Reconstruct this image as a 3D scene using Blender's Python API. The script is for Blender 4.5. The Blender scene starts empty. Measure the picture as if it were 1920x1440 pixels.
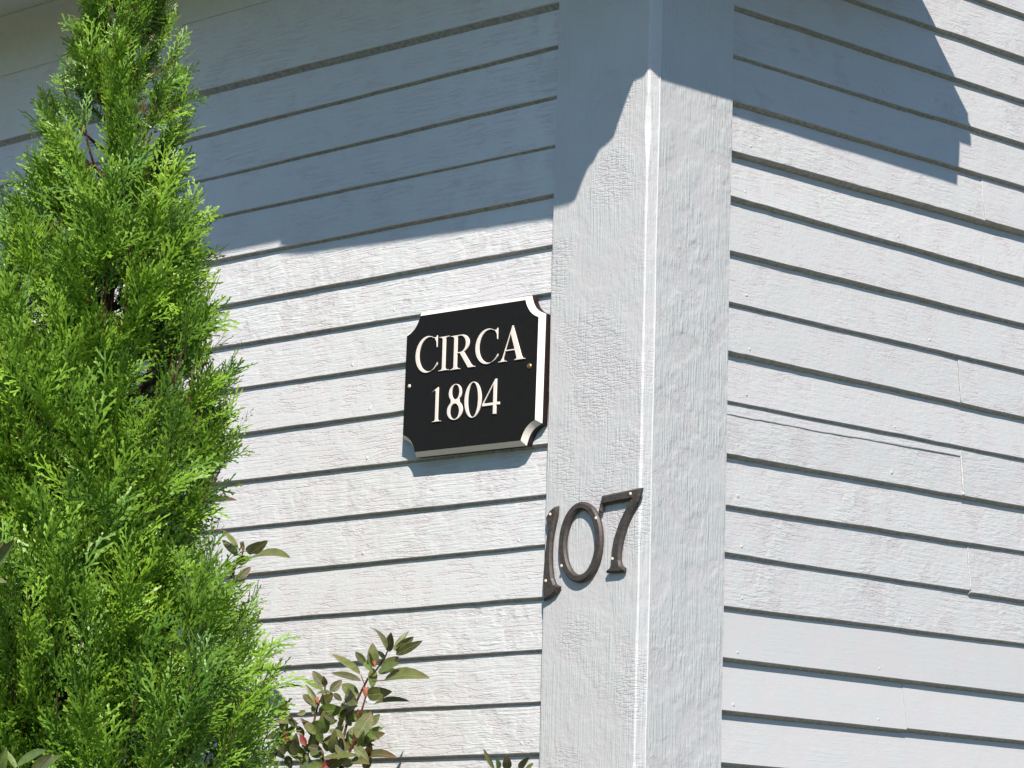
import bpy, bmesh, math, random
import numpy as np
from mathutils import Vector, Matrix

random.seed(7); rng = np.random.default_rng(7)
S = bpy.context.scene

# ---------------------------------------------------------------- camera
CAM = Vector((3.19315, -3.37348, 1.57933))
RGT = Vector((0.70079, 0.71281, 0.02829)); UPV = Vector((0.09950, -0.13693, 0.98557)); FWD = Vector((-0.70639, 0.68786, 0.16688))
FPX = 6083.95
cd = bpy.data.cameras.new('camera'); cam = bpy.data.objects.new('camera', cd); S.collection.objects.link(cam)
cd.sensor_width = 36.0; cd.lens = FPX / 1920 * 36.0; cd.clip_start = 0.05; cd.clip_end = 2000
m = Matrix((( RGT.x, UPV.x, -FWD.x, CAM.x), (RGT.y, UPV.y, -FWD.y, CAM.y), (RGT.z, UPV.z, -FWD.z, CAM.z), (0, 0, 0, 1)))
cam.matrix_world = m; S.camera = cam
S.render.resolution_x = 1024; S.render.resolution_y = 768

# ---------------------------------------------------------------- sky, sun, exposure
SUN = Vector((-0.78, 0.70, -1.0)).normalized()          # direction the light travels
W = bpy.data.worlds.new('World'); S.world = W; W.use_nodes = True
wn = W.node_tree; bg = wn.nodes['Background']
sky = wn.nodes.new('ShaderNodeTexSky'); sky.sky_type = 'NISHITA'; sky.sun_disc = False
sky.sun_elevation = math.asin(-SUN.z); sky.sun_rotation = math.atan2(-SUN.x, -SUN.y)
sky.air_density = 1.0; sky.dust_density = 0.0; sky.ozone_density = 5.0; sky.altitude = 1200
wn.links.new(sky.outputs[0], bg.inputs[0]); bg.inputs[1].default_value = 0.118
sl = bpy.data.lights.new('sun', 'SUN'); so = bpy.data.objects.new('sun', sl); S.collection.objects.link(so)
sl.energy = 5.0; sl.angle = math.radians(0.53); sl.color = (1.0, 0.93, 0.85)
so.rotation_euler = SUN.to_track_quat('-Z', 'Y').to_euler(); so.location = (6, -6, 9)
S.view_settings.view_transform = 'Standard'; S.view_settings.look = 'None'
S.view_settings.exposure = 0.44; S.view_settings.gamma = 1.0; S.view_settings.use_curve_mapping = False
S.cycles.max_bounces = 6; S.cycles.diffuse_bounces = 3; S.cycles.transmission_bounces = 4
S.cycles.use_denoising = True; S.cycles.denoiser = 'OPENIMAGEDENOISE'; S.cycles.denoising_input_passes = 'RGB_ALBEDO_NORMAL'; S.cycles.denoising_prefilter = 'ACCURATE'

# ---------------------------------------------------------------- helpers
def ray(px, py): return FWD + RGT * ((px - 960.0) / FPX) - UPV * ((py - 720.0) / FPX)
def on_left(px, py, y=0.0):
    d = ray(px, py); return CAM + d * ((y - CAM.y) / d.y)
def on_right(px, py, x=0.0):
    d = ray(px, py); return CAM + d * ((x - CAM.x) / d.x)

def link(o, parent=None):
    S.collection.objects.link(o)
    if parent is not None: o.parent = parent
    return o
def mesh_obj(name, verts, faces, mat, parent=None, smooth=None):
    me = bpy.data.meshes.new(name); me.from_pydata([tuple(v) for v in verts], [], faces); me.update()
    if mat: me.materials.append(mat)
    if smooth is not None:
        me.polygons.foreach_set('use_smooth', [True] * len(me.polygons)); me.set_sharp_from_angle(angle=math.radians(smooth))
    return link(bpy.data.objects.new(name, me), parent)
def empty(name, loc, label=None, cat=None, group=None):
    o = bpy.data.objects.new(name, None); o.location = loc; o.empty_display_size = 0.1
    S.collection.objects.link(o)
    if label: o['label'] = label; o['category'] = cat
    if group: o['group'] = group
    return o
def local(o, pts):                       # world points -> points of a part under an unrotated Empty
    return [Vector(p) - o.location for p in pts]
def box(name, lo, hi, mat, parent=None, bev=0.0):
    bm = bmesh.new(); bmesh.ops.create_cube(bm, size=1)
    for v in bm.verts: v.co = Vector([lo[k] + (v.co[k] + .5) * (hi[k] - lo[k]) for k in range(3)])
    if bev: bmesh.ops.bevel(bm, geom=list(bm.edges), offset=bev, segments=2, affect='EDGES')
    me = bpy.data.meshes.new(name); bm.to_mesh(me); bm.free(); me.materials.append(mat)
    return link(bpy.data.objects.new(name, me), parent)
def sweep(name, rings, mat, parent=None, closed_ends=True, smooth=30):
    """rings: list of equal-length closed cross-sections."""
    n = len(rings[0]); V = [p for r in rings for p in r]; F = []
    for i in range(len(rings) - 1):
        for j in range(n):
            a = i * n + j; b = i * n + (j + 1) % n
            F.append((a, b, b + n, a + n))
    if closed_ends: F.append(tuple(reversed(range(n)))); F.append(tuple(range((len(rings) - 1) * n, len(rings) * n)))
    o = mesh_obj(name, V, F, mat, parent, smooth)
    bm = bmesh.new(); bm.from_mesh(o.data); bmesh.ops.recalc_face_normals(bm, faces=bm.faces); bm.to_mesh(o.data); bm.free()
    return o
def tube(name, pts, rads, mat, parent=None, n=8):
    pts = [Vector(p) for p in pts]; rings = []
    ref = Vector((0.3, 0.9, 0.1))
    for i, p in enumerate(pts):
        d = (pts[min(i + 1, len(pts) - 1)] - pts[max(i - 1, 0)]).normalized()
        a = d.cross(ref).normalized(); b = d.cross(a)
        rings.append([p + (a * math.cos(t) + b * math.sin(t)) * rads[i] for t in [2 * math.pi * k / n for k in range(n)]])
    return sweep(name, rings, mat, parent, smooth=60)
def wob(x, seed, f=1.0):                 # smooth pseudo-random wobble, about -1..1
    return (math.sin(x * 7.1 * f + seed * 1.7) + math.sin(x * 17.3 * f + seed * 3.1) * .6 + math.sin(x * 41.7 * f + seed * 5.3) * .4 + math.sin(x * 97.0 * f + seed * 2.3) * .3) / 1.6

# ---------------------------------------------------------------- materials
class NT:
    def __init__(s, name):
        s.m = bpy.data.materials.new(name); s.m.use_nodes = True; s.t = s.m.node_tree
        s.b = s.t.nodes['Principled BSDF']; s.out = s.t.nodes['Material Output']
    def n(s, typ, ins=None, **kw):
        nd = s.t.nodes.new(typ)
        for k, v in kw.items(): setattr(nd, k, v)
        for k, v in (ins or {}).items(): s.set(nd.inputs[k], v)
        return nd
    def set(s, sock, v):
        if isinstance(v, bpy.types.NodeSocket): s.t.links.new(v, sock)
        else: sock.default_value = v
    def math(s, op, a, b=0.0, clamp=False):
        nd = s.n('ShaderNodeMath', {0: a, 1: b}, operation=op, use_clamp=clamp); return nd.outputs[0]
    def ramp(s, v, lo, hi, a=0.0, b=1.0):
        nd = s.n('ShaderNodeMapRange', {'Value': v, 'From Min': lo, 'From Max': hi, 'To Min': a, 'To Max': b}); nd.interpolation_type = 'SMOOTHSTEP'; return nd.outputs[0]
    def noise(s, vec, scale=1.0, detail=4.0, rough=.55, dist=0.0):
        return s.n('ShaderNodeTexNoise', {'Vector': vec, 'Scale': scale, 'Detail': detail, 'Roughness': rough, 'Distortion': dist}).outputs['Fac']
    def mix(s, f, a, b):
        nd = s.n('ShaderNodeMix', data_type='RGBA'); s.set(nd.inputs[0], f); s.set(nd.inputs[6], a); s.set(nd.inputs[7], b); return nd.outputs[2]
    def scaled(s, vec, sc):
        return s.n('ShaderNodeVectorMath', {0: vec, 1: sc}, operation='MULTIPLY').outputs[0]
    def p(s, **kw):
        for k, v in kw.items(): s.set(s.b.inputs[k.replace('_', ' ')], v)
        return s.m
def c4(r, g, b): return (r, g, b, 1.0)

def paint(name, axis, base, grain=1.0, ridge=1.0, crack=1.0, crackmask=.5, cross=0.0, lump=1.0, rough=.55, dist=.0014):
    """Old painted wood: grain runs along `axis`; crackle, ridges, lumps and small chips are relief."""
    t = NT(name)
    tc = t.n('ShaderNodeTexCoord').outputs['Object']
    rnd = t.n('ShaderNodeObjectInfo').outputs['Random']
    off = t.n('ShaderNodeVectorMath', {0: t.n('ShaderNodeCombineXYZ', {0: rnd, 1: rnd, 2: rnd}).outputs[0], 1: (31.0, 17.0, 53.0)}, operation='MULTIPLY').outputs[0]
    v = t.n('ShaderNodeVectorMath', {0: tc, 1: off}, operation='ADD').outputs[0]
    w1n = t.n('ShaderNodeTexNoise', {'Vector': v, 'Scale': 9.0, 'Detail': 1.0})
    lo = w1n.outputs['Fac']
    v2 = t.n('ShaderNodeVectorMath', {0: w1n.outputs['Color'], 1: (.011, .011, .011), 2: v}, operation='MULTIPLY_ADD').outputs[0]
    def st2(al, ac): return t.scaled(v2, tuple(al if 'xyz'[k] == axis else ac for k in range(3)))
    g1 = t.noise(st2(7, 330), 1, 2, .6)
    g2 = t.noise(st2(46, 200), 1, 2.5, .6, .3)
    lm = t.noise(v, 150, 3.5, .68)
    mid = t.noise(v, 22, 2, .6)
    w2 = t.n('ShaderNodeTexNoise', {'Vector': st2(55, 260), 'Scale': 1.0, 'Detail': 2.0, 'Roughness': .7}).outputs['Color']
    def cr(al, ac, wdt, jit):
        vec = t.n('ShaderNodeVectorMath', {0: w2, 1: (jit, jit, jit), 2: st2(al, ac)}, operation='MULTIPLY_ADD').outputs[0]
        e = t.n('ShaderNodeTexVoronoi', {'Vector': vec, 'Scale': 1.0, 'Randomness': 1.0}, feature='DISTANCE_TO_EDGE').outputs['Distance']
        return t.ramp(e, 0.0, wdt, 1.0, 0.0)
    cm = t.ramp(mid, crackmask - .10, crackmask + .10)
    ck = t.math('MULTIPLY', cr(7.0, 120, .075, .55), cm)
    rv = t.ramp(t.math('FRACT', t.math('MULTIPLY', rnd, 7.31)), 0, 1, .40, 1.30)
    pv = t.math('MULTIPLY', t.ramp(lo, .36, .64, .30, 1.30), rv)
    pg = t.math('MULTIPLY', t.ramp(mid, .38, .62, 1.35, .3), rv)
    g2 = t.math('MULTIPLY', g2, pv); g1b = t.math('MULTIPLY', g1, pg)
    h = t.math('MULTIPLY', g1b, .75 * grain)
    h = t.n('ShaderNodeMath', {0: g2, 1: 1.0 * ridge, 2: h}, operation='MULTIPLY_ADD').outputs[0]
    h = t.n('ShaderNodeMath', {0: lm, 1: .6 * lump, 2: h}, operation='MULTIPLY_ADD').outputs[0]
    h = t.n('ShaderNodeMath', {0: ck, 1: -.38 * crack, 2: h}, operation='MULTIPLY_ADD').outputs[0]
    if cross:
        ck2 = t.math('MULTIPLY', cr(200, 36, .17, .45), t.ramp(lo, .42, .66))
        h = t.n('ShaderNodeMath', {0: ck2, 1: -.26 * cross, 2: h}, operation='MULTIPLY_ADD').outputs[0]
    chip = t.math('MULTIPLY', t.ramp(g2, .66, .72), t.ramp(mid, .46, .58))
    h = t.n('ShaderNodeMath', {0: chip, 1: -.3 * ridge, 2: h}, operation='MULTIPLY_ADD').outputs[0]
    bp = t.n('ShaderNodeBump', {'Strength': 1.0, 'Distance': dist, 'Height': h}).outputs[0]
    b = Vector(base)
    warm = c4(b.x * 1.01, b.y * .985, b.z * .985); cool = c4(b.x * .985, b.y * 1.0, b.z * .985)
    col = t.mix(t.ramp(mid, .40, .60), cool, warm)
    col = t.mix(t.ramp(g1, .5, .8, 0, .12), col, c4(b.x * .7, b.y * .7, b.z * .7))
    col = t.mix(t.math('MULTIPLY', ck, .07 * min(crack, 1.3)), col, c4(.16, .14, .13))
    col = t.mix(t.math('MULTIPLY', chip, .07), col, c4(.33, .30, .27))
    col = t.mix(t.ramp(lm, .76, .81, 0, .5), col, c4(.14, .13, .12))
    gr = t.noise(t.scaled(v, (26.0, 26.0, 5.0)), 1, 3, .65)
    col = t.mix(t.ramp(gr, .52, .80, 0, .07), col, c4(b.x * .66, b.y * .62, b.z * .55))
    return t.p(Base_Color=col, Roughness=t.ramp(lm, .3, .7, rough - .08, rough + .12), Normal=bp, Specular_IOR_Level=.35)

def plain(name, col, rough=.5, metal=0.0, bump=0.0, bscale=200, spec=.5, var=.0):
    t = NT(name); tc = t.n('ShaderNodeTexCoord').outputs['Object']
    nz = t.noise(tc, bscale, 4, .6)
    c = t.mix(t.ramp(nz, .3, .7), c4(*[k * (1 - var) for k in col]), c4(*[min(1, k * (1 + var)) for k in col]))
    t.p(Base_Color=c, Metallic=metal, Roughness=t.ramp(nz, .3, .7, rough * .85, min(1, rough * 1.15)), Specular_IOR_Level=spec)
    if bump: t.p(Normal=t.n('ShaderNodeBump', {'Strength': .8, 'Distance': bump, 'Height': nz}).outputs[0])
    return t.m
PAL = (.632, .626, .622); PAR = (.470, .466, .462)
M = {}
M['left_clap'] = paint('weathered_white_clapboard_paint', 'x', PAL, 1.0, .9, 1.0, .50, 0, .85, .55, .0012)
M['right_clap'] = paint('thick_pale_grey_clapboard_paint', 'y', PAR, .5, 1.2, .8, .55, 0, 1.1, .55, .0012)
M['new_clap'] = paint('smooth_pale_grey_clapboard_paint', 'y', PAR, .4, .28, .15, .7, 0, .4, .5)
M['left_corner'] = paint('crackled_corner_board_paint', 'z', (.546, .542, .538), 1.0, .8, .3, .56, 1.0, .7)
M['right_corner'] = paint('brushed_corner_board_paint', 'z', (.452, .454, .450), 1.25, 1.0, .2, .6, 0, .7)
M['caulk'] = plain('white_caulk', (.53, .53, .525), .5, 0, .0006, 300, .4, .05)
M['soffit'] = plain('cream_white_eave_paint', (.60, .60, .54), .6, 0, .0005, 60, .3, .04)
M['butt'] = plain('worn_lap_shade_edge', (.36, .325, .29), .8, 0, .0005, 140, .2, .25)  # worn brown edges, darkened further to carry the shade of the laps
M['trim'] = paint('smooth_trim_paint', 'x', (.506, .506, .506), .4, .25, .2, .6, 0, .4)

M['black'] = plain('black_sign_enamel', (.0105, .0095, .0088), .6, 0, .0001, 500, .2, .4)
M['maroon'] = plain('dark_sign_edge', (.022, .014, .014), .5, 0, .0001, 300, .3, .3)
M['cream'] = plain('cream_sign_paint', (.84, .75, .67), .5, 0, .0001, 300, .4, .04)
M['bronze'] = plain('oil_rubbed_bronze', (.066, .055, .049), .55, .2, .00012, 260, .5, .28)
M['screw_or_glint'] = plain('pale_brass_screw', (.85, .70, .52), .4, .2, 0, 300, .5, .1)
M['brass'] = plain('worn_brass_screw', (.42, .25, .13), .35, .8, .0003, 400, .5, .3)
M['roof'] = plain('grey_asphalt_shingles', (.07, .07, .075), .9, 0, .003, 60, .2, .4)
M['stone'] = plain('granite_foundation', (.28, .27, .26), .85, 0, .004, 40, .2, .25)
M['bark'] = plain('reddish_cedar_bark', (.19, .075, .035), .85, 0, .003, 90, .2, .5)
M['twig'] = plain('brown_twig_bark', (.10, .055, .03), .8, 0, .001, 200, .2, .4)
M['stem'] = plain('reddish_shrub_stem', (.12, .045, .03), .6, 0, .0006, 200, .3, .4)
M['bud'] = plain('orange_leaf_bud', (.36, .13, .07), .6, 0, .0004, 300, .3, .3)

def ground_mat():
    t = NT('lawn'); tc = t.n('ShaderNodeTexCoord').outputs['Object']
    a = t.noise(tc, 1.2, 5, .6); b = t.noise(tc, 60, 4, .7)
    col = t.mix(t.ramp(a, .35, .65), c4(.06, .085, .025), c4(.085, .105, .035))
    col = t.mix(t.ramp(b, .45, .75, 0, .6), col, c4(.11, .12, .05))
    return t.p(Base_Color=col, Roughness=.9, Normal=t.n('ShaderNodeBump', {'Strength': 1.0, 'Distance': .03, 'Height': b}).outputs[0])
M['lawn'] = ground_mat()
M['mulch'] = plain('bark_mulch', (.10, .065, .045), .95, 0, .02, 45, .2, .6)

def foliage_mat():
    t = NT('arborvitae_scale_leaves')
    tint = t.n('ShaderNodeAttribute', attribute_name='tint').outputs['Color']
    sp = t.n('ShaderNodeSeparateColor', {0: tint}); r, g = sp.outputs[0], sp.outputs[1]
    col = t.mix(r, c4(.036, .125, .018), c4(.185, .365, .022))
    col = t.mix(t.math('MULTIPLY', g, .8), col, c4(.32, .48, .05))
    col = t.mix(sp.outputs[2], col, c4(.16, .085, .035))
    t.p(Base_Color=col, Roughness=.42, Specular_IOR_Level=.45)
    tr = t.n('ShaderNodeBsdfTranslucent', {'Color': t.mix(.5, col, c4(.20, .34, .02))})
    mx = t.n('ShaderNodeMixShader', {0: .15}); t.t.links.new(t.b.outputs[0], mx.inputs[1]); t.t.links.new(tr.outputs[0], mx.inputs[2])
    t.t.links.new(mx.outputs[0], t.out.inputs[0]); return t.m
M['foliage'] = foliage_mat()

def leaf_mat(name, top, edge, under):
    t = NT(name)
    geo = t.n('ShaderNodeNewGeometry'); tc = t.n('ShaderNodeTexCoord').outputs['Object']
    sx = t.n('ShaderNodeSeparateXYZ', {0: tc})
    x, y = sx.outputs[0], sx.outputs[1]
    rnd = t.n('ShaderNodeObjectInfo').outputs['Random']
    ay = t.math('ABSOLUTE', y)
    veinv = t.math('ADD', t.math('MULTIPLY', x, 60.0), t.math('MULTIPLY', ay, -70.0))
    vein = t.ramp(t.math('SINE', veinv), .75, 1.0)
    mid = t.ramp(ay, 0.0, .022, 1.0, 0.0)
    nz = t.noise(tc, 6, 4)
    col = t.mix(t.ramp(nz, .35, .7), c4(*top), c4(*[k * .7 for k in top]))
    col = t.mix(t.math('MULTIPLY', t.ramp(t.math('ADD', x, t.math('MULTIPLY', rnd, .5)), .9, 1.4), .8), col, c4(*edge))
    col = t.mix(t.math('MULTIPLY', vein, .15), col, c4(.22, .25, .09))
    col = t.mix(t.math('MULTIPLY', mid, .6), col, c4(.30, .29, .13))
    col = t.mix(geo.outputs['Backfacing'], col, c4(*under))
    h = t.math('ADD', t.math('MULTIPLY', vein, -.4), t.math('ADD', t.math('MULTIPLY', mid, -1.0), t.math('MULTIPLY', nz, .8)))
    t.p(Base_Color=col, Roughness=.38, Specular_IOR_Level=.5, Normal=t.n('ShaderNodeBump', {'Strength': .5, 'Distance': .0012, 'Height': h}).outputs[0])
    tr = t.n('ShaderNodeBsdfTranslucent', {'Color': t.mix(.5, col, c4(.22, .26, .05))})
    mx = t.n('ShaderNodeMixShader', {0: .16}); t.t.links.new(t.b.outputs[0], mx.inputs[1]); t.t.links.new(tr.outputs[0], mx.inputs[2])
    t.t.links.new(mx.outputs[0], t.out.inputs[0]); return t.m
M['leaf_olive'] = leaf_mat('olive_rhododendron_leaf', (.175, .195, .065), (.22, .12, .07), (.21, .21, .11))
M['leaf_green'] = leaf_mat('green_rhododendron_leaf', (.155, .23, .05), (.18, .16, .06), (.22, .25, .11))
M['leaf_dark'] = leaf_mat('bronze_rhododendron_leaf', (.105, .108, .042), (.14, .065, .04), (.13, .12, .065))
M['leaf_red'] = leaf_mat('red_rhododendron_leaf', (.26, .022, .022), (.16, .02, .02), (.22, .05, .04))

# ---------------------------------------------------------------- ground
g = mesh_obj('ground', [(-300, -300, 0), (300, -300, 0), (300, 300, 0), (-300, 300, 0)], [(0, 1, 2, 3)], M['lawn'])
g['kind'] = 'structure'
V = []; F = []
nb = 40
for i in range(nb + 1):
    x = -6 + 7.1 * i / nb
    V += [(x, -1.25 + .12 * wob(x, 3, .4), .004), (x, -.02, .05)]
for i in range(nb): F.append((2 * i, 2 * i + 2, 2 * i + 3, 2 * i + 1))
pb = mesh_obj('planting_bed', V, F, M['mulch']); pb['kind'] = 'structure'

# ---------------------------------------------------------------- house
house = empty('clapboard_house', (0, 0, 0), 'pale grey clapboard house corner with wide corner boards', 'house')
XL = -5.0; YR = 6.0
wl = mesh_obj('side_wall', [(XL, .035, .35), (-.03, .035, .35), (-.03, .035, 3.12), (XL, .035, 3.12),
                            (XL, .10, .35), (-.03, .10, .35), (-.03, .10, 3.12), (XL, .10, 3.12)],
              [(0, 1, 2, 3), (5, 4, 7, 6), (0, 4, 5, 1), (3, 2, 6, 7), (0, 3, 7, 4), (1, 5, 6, 2)], M['trim'], house)
wr = mesh_obj('gable_wall', [(-.035, .03, .35), (-.035, YR, .35), (-.035, YR, 3.2), (-.035, 3.0, 5.4), (-.035, .03, 3.2),
                             (-.10, .03, .35), (-.10, YR, .35), (-.10, YR, 3.2), (-.10, 3.0, 5.4), (-.10, .03, 3.2)],
              [(0, 1, 2, 3, 4), (9, 8, 7, 6, 5), (0, 5, 6, 1), (1, 6, 7, 2), (2, 7, 8, 3), (3, 8, 9, 4), (4, 9, 5, 0)], M['trim'], house)

PR = .006                                 # corner boards stand this far proud of the clapboard butts
EXPO = .0762
def clapboard(parent, side, s0, s1, zb, zt, t_here, t_above, mat, seed, jag=1.0, out=0.0):
    """One tapered board. s runs along the wall; depth is + into the wall. zb, zt: functions of s (its lap and the lap above)."""
    n = max(2, int(abs(s1 - s0) / (.016 if abs(s1 - s0) < 1.6 else .03)))
    rings = []
    for i in range(n + 1):
        s = s0 + (s1 - s0) * i / n
        z = zb(s) + .0005 * wob(s, seed) * jag + .0003 * math.sin(s * 260 + seed) * jag * max(0, wob(s, seed + 4))
        nick = max(0.0, wob(s * 1.9, seed + 9) - 1.15) * .004 * jag
        z += nick
        d0 = .0004 * wob(s, seed + 2, .8) * jag - out
        top = zt(s) + .014
        k = (top - z) / max(1e-4, (zt(s) - z))
        sag = .0006 * wob(s * .7, seed + 6)
        prof = [(t_here - .002, z - .0066 - .0008 * wob(s, seed + 7)), (d0 + .0012, z), (d0, z + .0011), (d0 + t_above * .5 + sag - out, z + (zt(s) - z) * .5), (d0 + t_above * k, top), (.034, top)]
        rings.append([Vector((s, d, zz)) if side == 'L' else Vector((-d, s, zz)) for d, zz in prof])
    o = sweep('clapboard', rings, mat, parent, smooth=28)
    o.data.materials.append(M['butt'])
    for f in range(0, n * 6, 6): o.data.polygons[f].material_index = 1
    return o

def lin(a, b):                            # z along s through two measured points
    (s0, z0), (s1, z1) = a, b
    return lambda s: z0 + (z1 - z0) * max(-.6, min(1.6, (s - s0) / (s1 - s0)))
left_laps = [((-.99, 2.9865), (-.19, 2.9810)), ((-.99, 2.9075), (-.19, 2.9128)), ((-.98, 2.8290), (-.19, 2.8340)), ((-.98, 2.7585), (-.19, 2.7570)),
             ((-.97, 2.6826), (-.19, 2.6808)), ((-.95, 2.6030), (-.19, 2.6025)), ((-.82, 2.5310), (-.19, 2.5290)), ((-.82, 2.4562), (-.19, 2.4550)),
             ((-.82, 2.3796), (-.19, 2.3785)), ((-.81, 2.3008), (-.19, 2.2990)), ((-.70, 2.2228), (-.19, 2.2226)), ((-.70, 2.1454), (-.19, 2.1485)),
             ((-.69, 2.0688), (-.19, 2.0700)), ((-.69, 1.9906), (-.19, 1.9926)), ((-.69, 1.9142), (-.19, 1.9160)), ((-.57, 1.8395), (-.19, 1.8405))]
left_t = [.0110, .0075, .0060, .0055, .0080, .0075, .0068, .0065, .0062, .0068, .0058, .0064, .0058, .0056, .0052, .0060]
LL = [lin(*p) for p in left_laps]; LT = [q * 1.05 for q in left_t]
for k in range(1, 15): LL.append(lin((-.6, 1.8400 - EXPO * k), (-.19, 1.8405 - EXPO * k))); LT.append(.006)
for i in range(1, len(LL)):
    clapboard(wl, 'L', -.183 + .0, XL, LL[i], LL[i - 1], LT[i] + .006, LT[i - 1], M['left_clap'], i * 1.37, 1.0)
right_laps = [((.19, 3.1290), (.91, 3.1300)), ((.19, 3.0540), (.91, 3.0537)), ((.19, 2.9800), (.91, 2.9806)), ((.19, 2.9035), (.91, 2.9035)), ((.19, 2.8312), (.91, 2.8322)), ((.19, 2.7540), (.91, 2.7550)),
              ((.19, 2.6830), (.91, 2.6752)), ((.19, 2.5990), (.91, 2.5990)), ((.19, 2.5208), (.91, 2.5200)), ((.19, 2.4455), (.91, 2.4430)), ((.19, 2.3708), (.91, 2.3725)),
              ((.19, 2.2906), (.91, 2.2936)), ((.19, 2.2140), (.91, 2.2194)), ((.19, 2.1430), (.91, 2.1415)), ((.19, 2.0635), (.91, 2.0682)), ((.19, 1.9878), (.91, 1.9858)),
              ((.19, 1.9103), (.91, 1.9080)), ((.19, 1.8340), (.91, 1.8320))]
right_t = [.0085, .0080, .0085, .0065, .0090, .0130, .0092, .0078, .0062, .0085, .0056, .0085, .0066, .0064, .0064, .0105, .0105, .0105]
RL = [lin(*p) for p in reversed([((.19, 3.1290 + EXPO * k), (.91, 3.1300 + EXPO * k)) for k in range(1, 4)])] + [lin(*p) for p in right_laps]
RT = [q * 1.18 for q in [.008] * 3 + right_t]
for k in range(1, 15): RL.append(lin((.19, 1.8340 - EXPO * k), (.91, 1.8320 - EXPO * k))); RT.append(.009)
NUP = 0
for k in range(1, 13):
    z_ = RL[0](.5) + EXPO * k; y_ = max(.176, (z_ - 3.42) / math.tan(math.radians(36)) - .2)
    clapboard(wr, 'R', y_, YR - max(0, y_ - .176), (lambda q: (lambda s: RL[0](s) + EXPO * q))(k - 1), (lambda q: (lambda s: RL[0](s) + EXPO * q))(k), .014, .008, M['right_clap'], k * 3.3, 1.0)
N0 = 3                                     # boards above the measured ones
joints = {3 + 3: .678, 3 + 5: .810, 3 + 9: .7475, 3 + 11: .7545, 3 + 13: .775, 3 + 16: .616}
for i in range(1, len(RL)):
    mat = M['new_clap'] if i - N0 >= 15 else M['right_clap']
    jg = .25 if i - N0 >= 15 else 1.25
    a, b = RL[i], RT[i]
    if i in joints:
        j = joints[i]
        dz = {6: .0016, 8: .0006, 12: -.0004, 14: -.0035, 16: -.0030, 19: .0020}.get(i, 0)
        clapboard(wr, 'R', .176, j - .0002, RL[i], RL[i - 1], RT[i] + .006, RT[i - 1], mat, i * 2.13, jg, .0)
        clapboard(wr, 'R', j + .0002, YR, (lambda f, d: (lambda s: f(s) + d))(RL[i], dz + (.0036 if i == 14 else 0)), RL[i - 1], RT[i] + .006, RT[i - 1], mat, i * 2.13 + 40, jg, {6: 0.0, 19: .0003, 12: .0006, 8: .0008}.get(i, .0012))
        cr_ = {8: .0010, 12: .0009, 14: .0019, 16: .0015}.get(i)
        if not cr_: continue
        z0, z1 = RL[i](j) + .002, RL[i - 1](j) - .004
        pts = [Vector((.0009 - (RT[i - 1]) * (q / 9) + .0004 * wob(q, i), j + .0004 * wob(q * .7, i + 2), z0 + (z1 - z0) * q / 9)) for q in range(10)]
        tube('caulk_bead', pts, [cr_ * (1 + .45 * wob(q * 1.3, i + 5)) for q in range(10)], M['right_clap'], wr, 6)
    else:
        clapboard(wr, 'R', .176, YR, RL[i], RL[i - 1], RT[i] + .006, RT[i - 1], mat, i * 2.13, jg)
# long split along the top of one board
i = 14; rings = []
for q in range(60):
    s = .179 + (.753 - .179) * q / 59
    zl = RL[i - 1](s); zc = zl - .0205 + .0055 * q / 59 + .0011 * wob(s, 3, 2.0) * (1.2 - q / 59)
    H = RL[i - 1](s) - RL[i](s)
    def dep(z): return RT[i - 1] * (z - RL[i](s)) / H
    rings.append([Vector((-dep(zc) - .0035, s, zc)), Vector((-dep(zc) + .0013, s, zc + .0002)), Vector((-dep(zc) + .0017, s, zc + .0012)), Vector((-dep(zl) + .0012, s, zl - .001)), Vector((-dep(zl) - .004, s, zl + .002))])
sweep('split_strip', rings, M['right_clap'], wr, smooth=28)
# nail heads under paint
def dome(name, c, nrm, r, h, mat, parent, seg=10):
    nrm = Vector(nrm).normalized(); a = nrm.orthogonal().normalized(); b = nrm.cross(a); V = []; F = []
    for k, (rr, hh) in enumerate(((1, -.3), (.92, .35), (.6, .85))):
        for q in range(seg):
            t = 2 * math.pi * q / seg; V.append(Vector(c) + (a * math.cos(t) + b * math.sin(t)) * r * rr + nrm * h * hh)
    V.append(Vector(c) + nrm * h)
    for k in range(2):
        for q in range(seg): F.append((k * seg + q, k * seg + (q + 1) % seg, (k + 1) * seg + (q + 1) % seg, (k + 1) * seg + q))
    for q in range(seg): F.append((2 * seg + q, 2 * seg + (q + 1) % seg, 3 * seg))
    return mesh_obj(name, V, F, mat, parent, 80)
for i in range(5, 20):
    for s in (.215 + random.uniform(-.008, .02), .62 + random.uniform(-.09, .09)):
        if random.random() < .8:
            z = RL[i](s) + random.uniform(.010, .018); d = RT[i - 1] * (z - RL[i](s)) / EXPO
            dome('nail_head', (-d + .0001, s, z), (1, 0, .1), random.uniform(.0022, .0034), random.uniform(.0006, .0015), M['right_clap'] if i < 18 else M['new_clap'], wr)
for i in range(6, 16):
    for s in (-.235 + random.uniform(-.02, .012), -.60 + random.uniform(-.08, .08)):
        if random.random() < .7:
            z = LL[i](s) + random.uniform(.010, .018); d = LT[i - 1] * (z - LL[i](s)) / EXPO
            dome('nail_head', (s, d - .0001, z), (0, -1, .1), random.uniform(.0022, .0032), random.uniform(.0005, .0012), M['left_clap'], wl)

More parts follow.
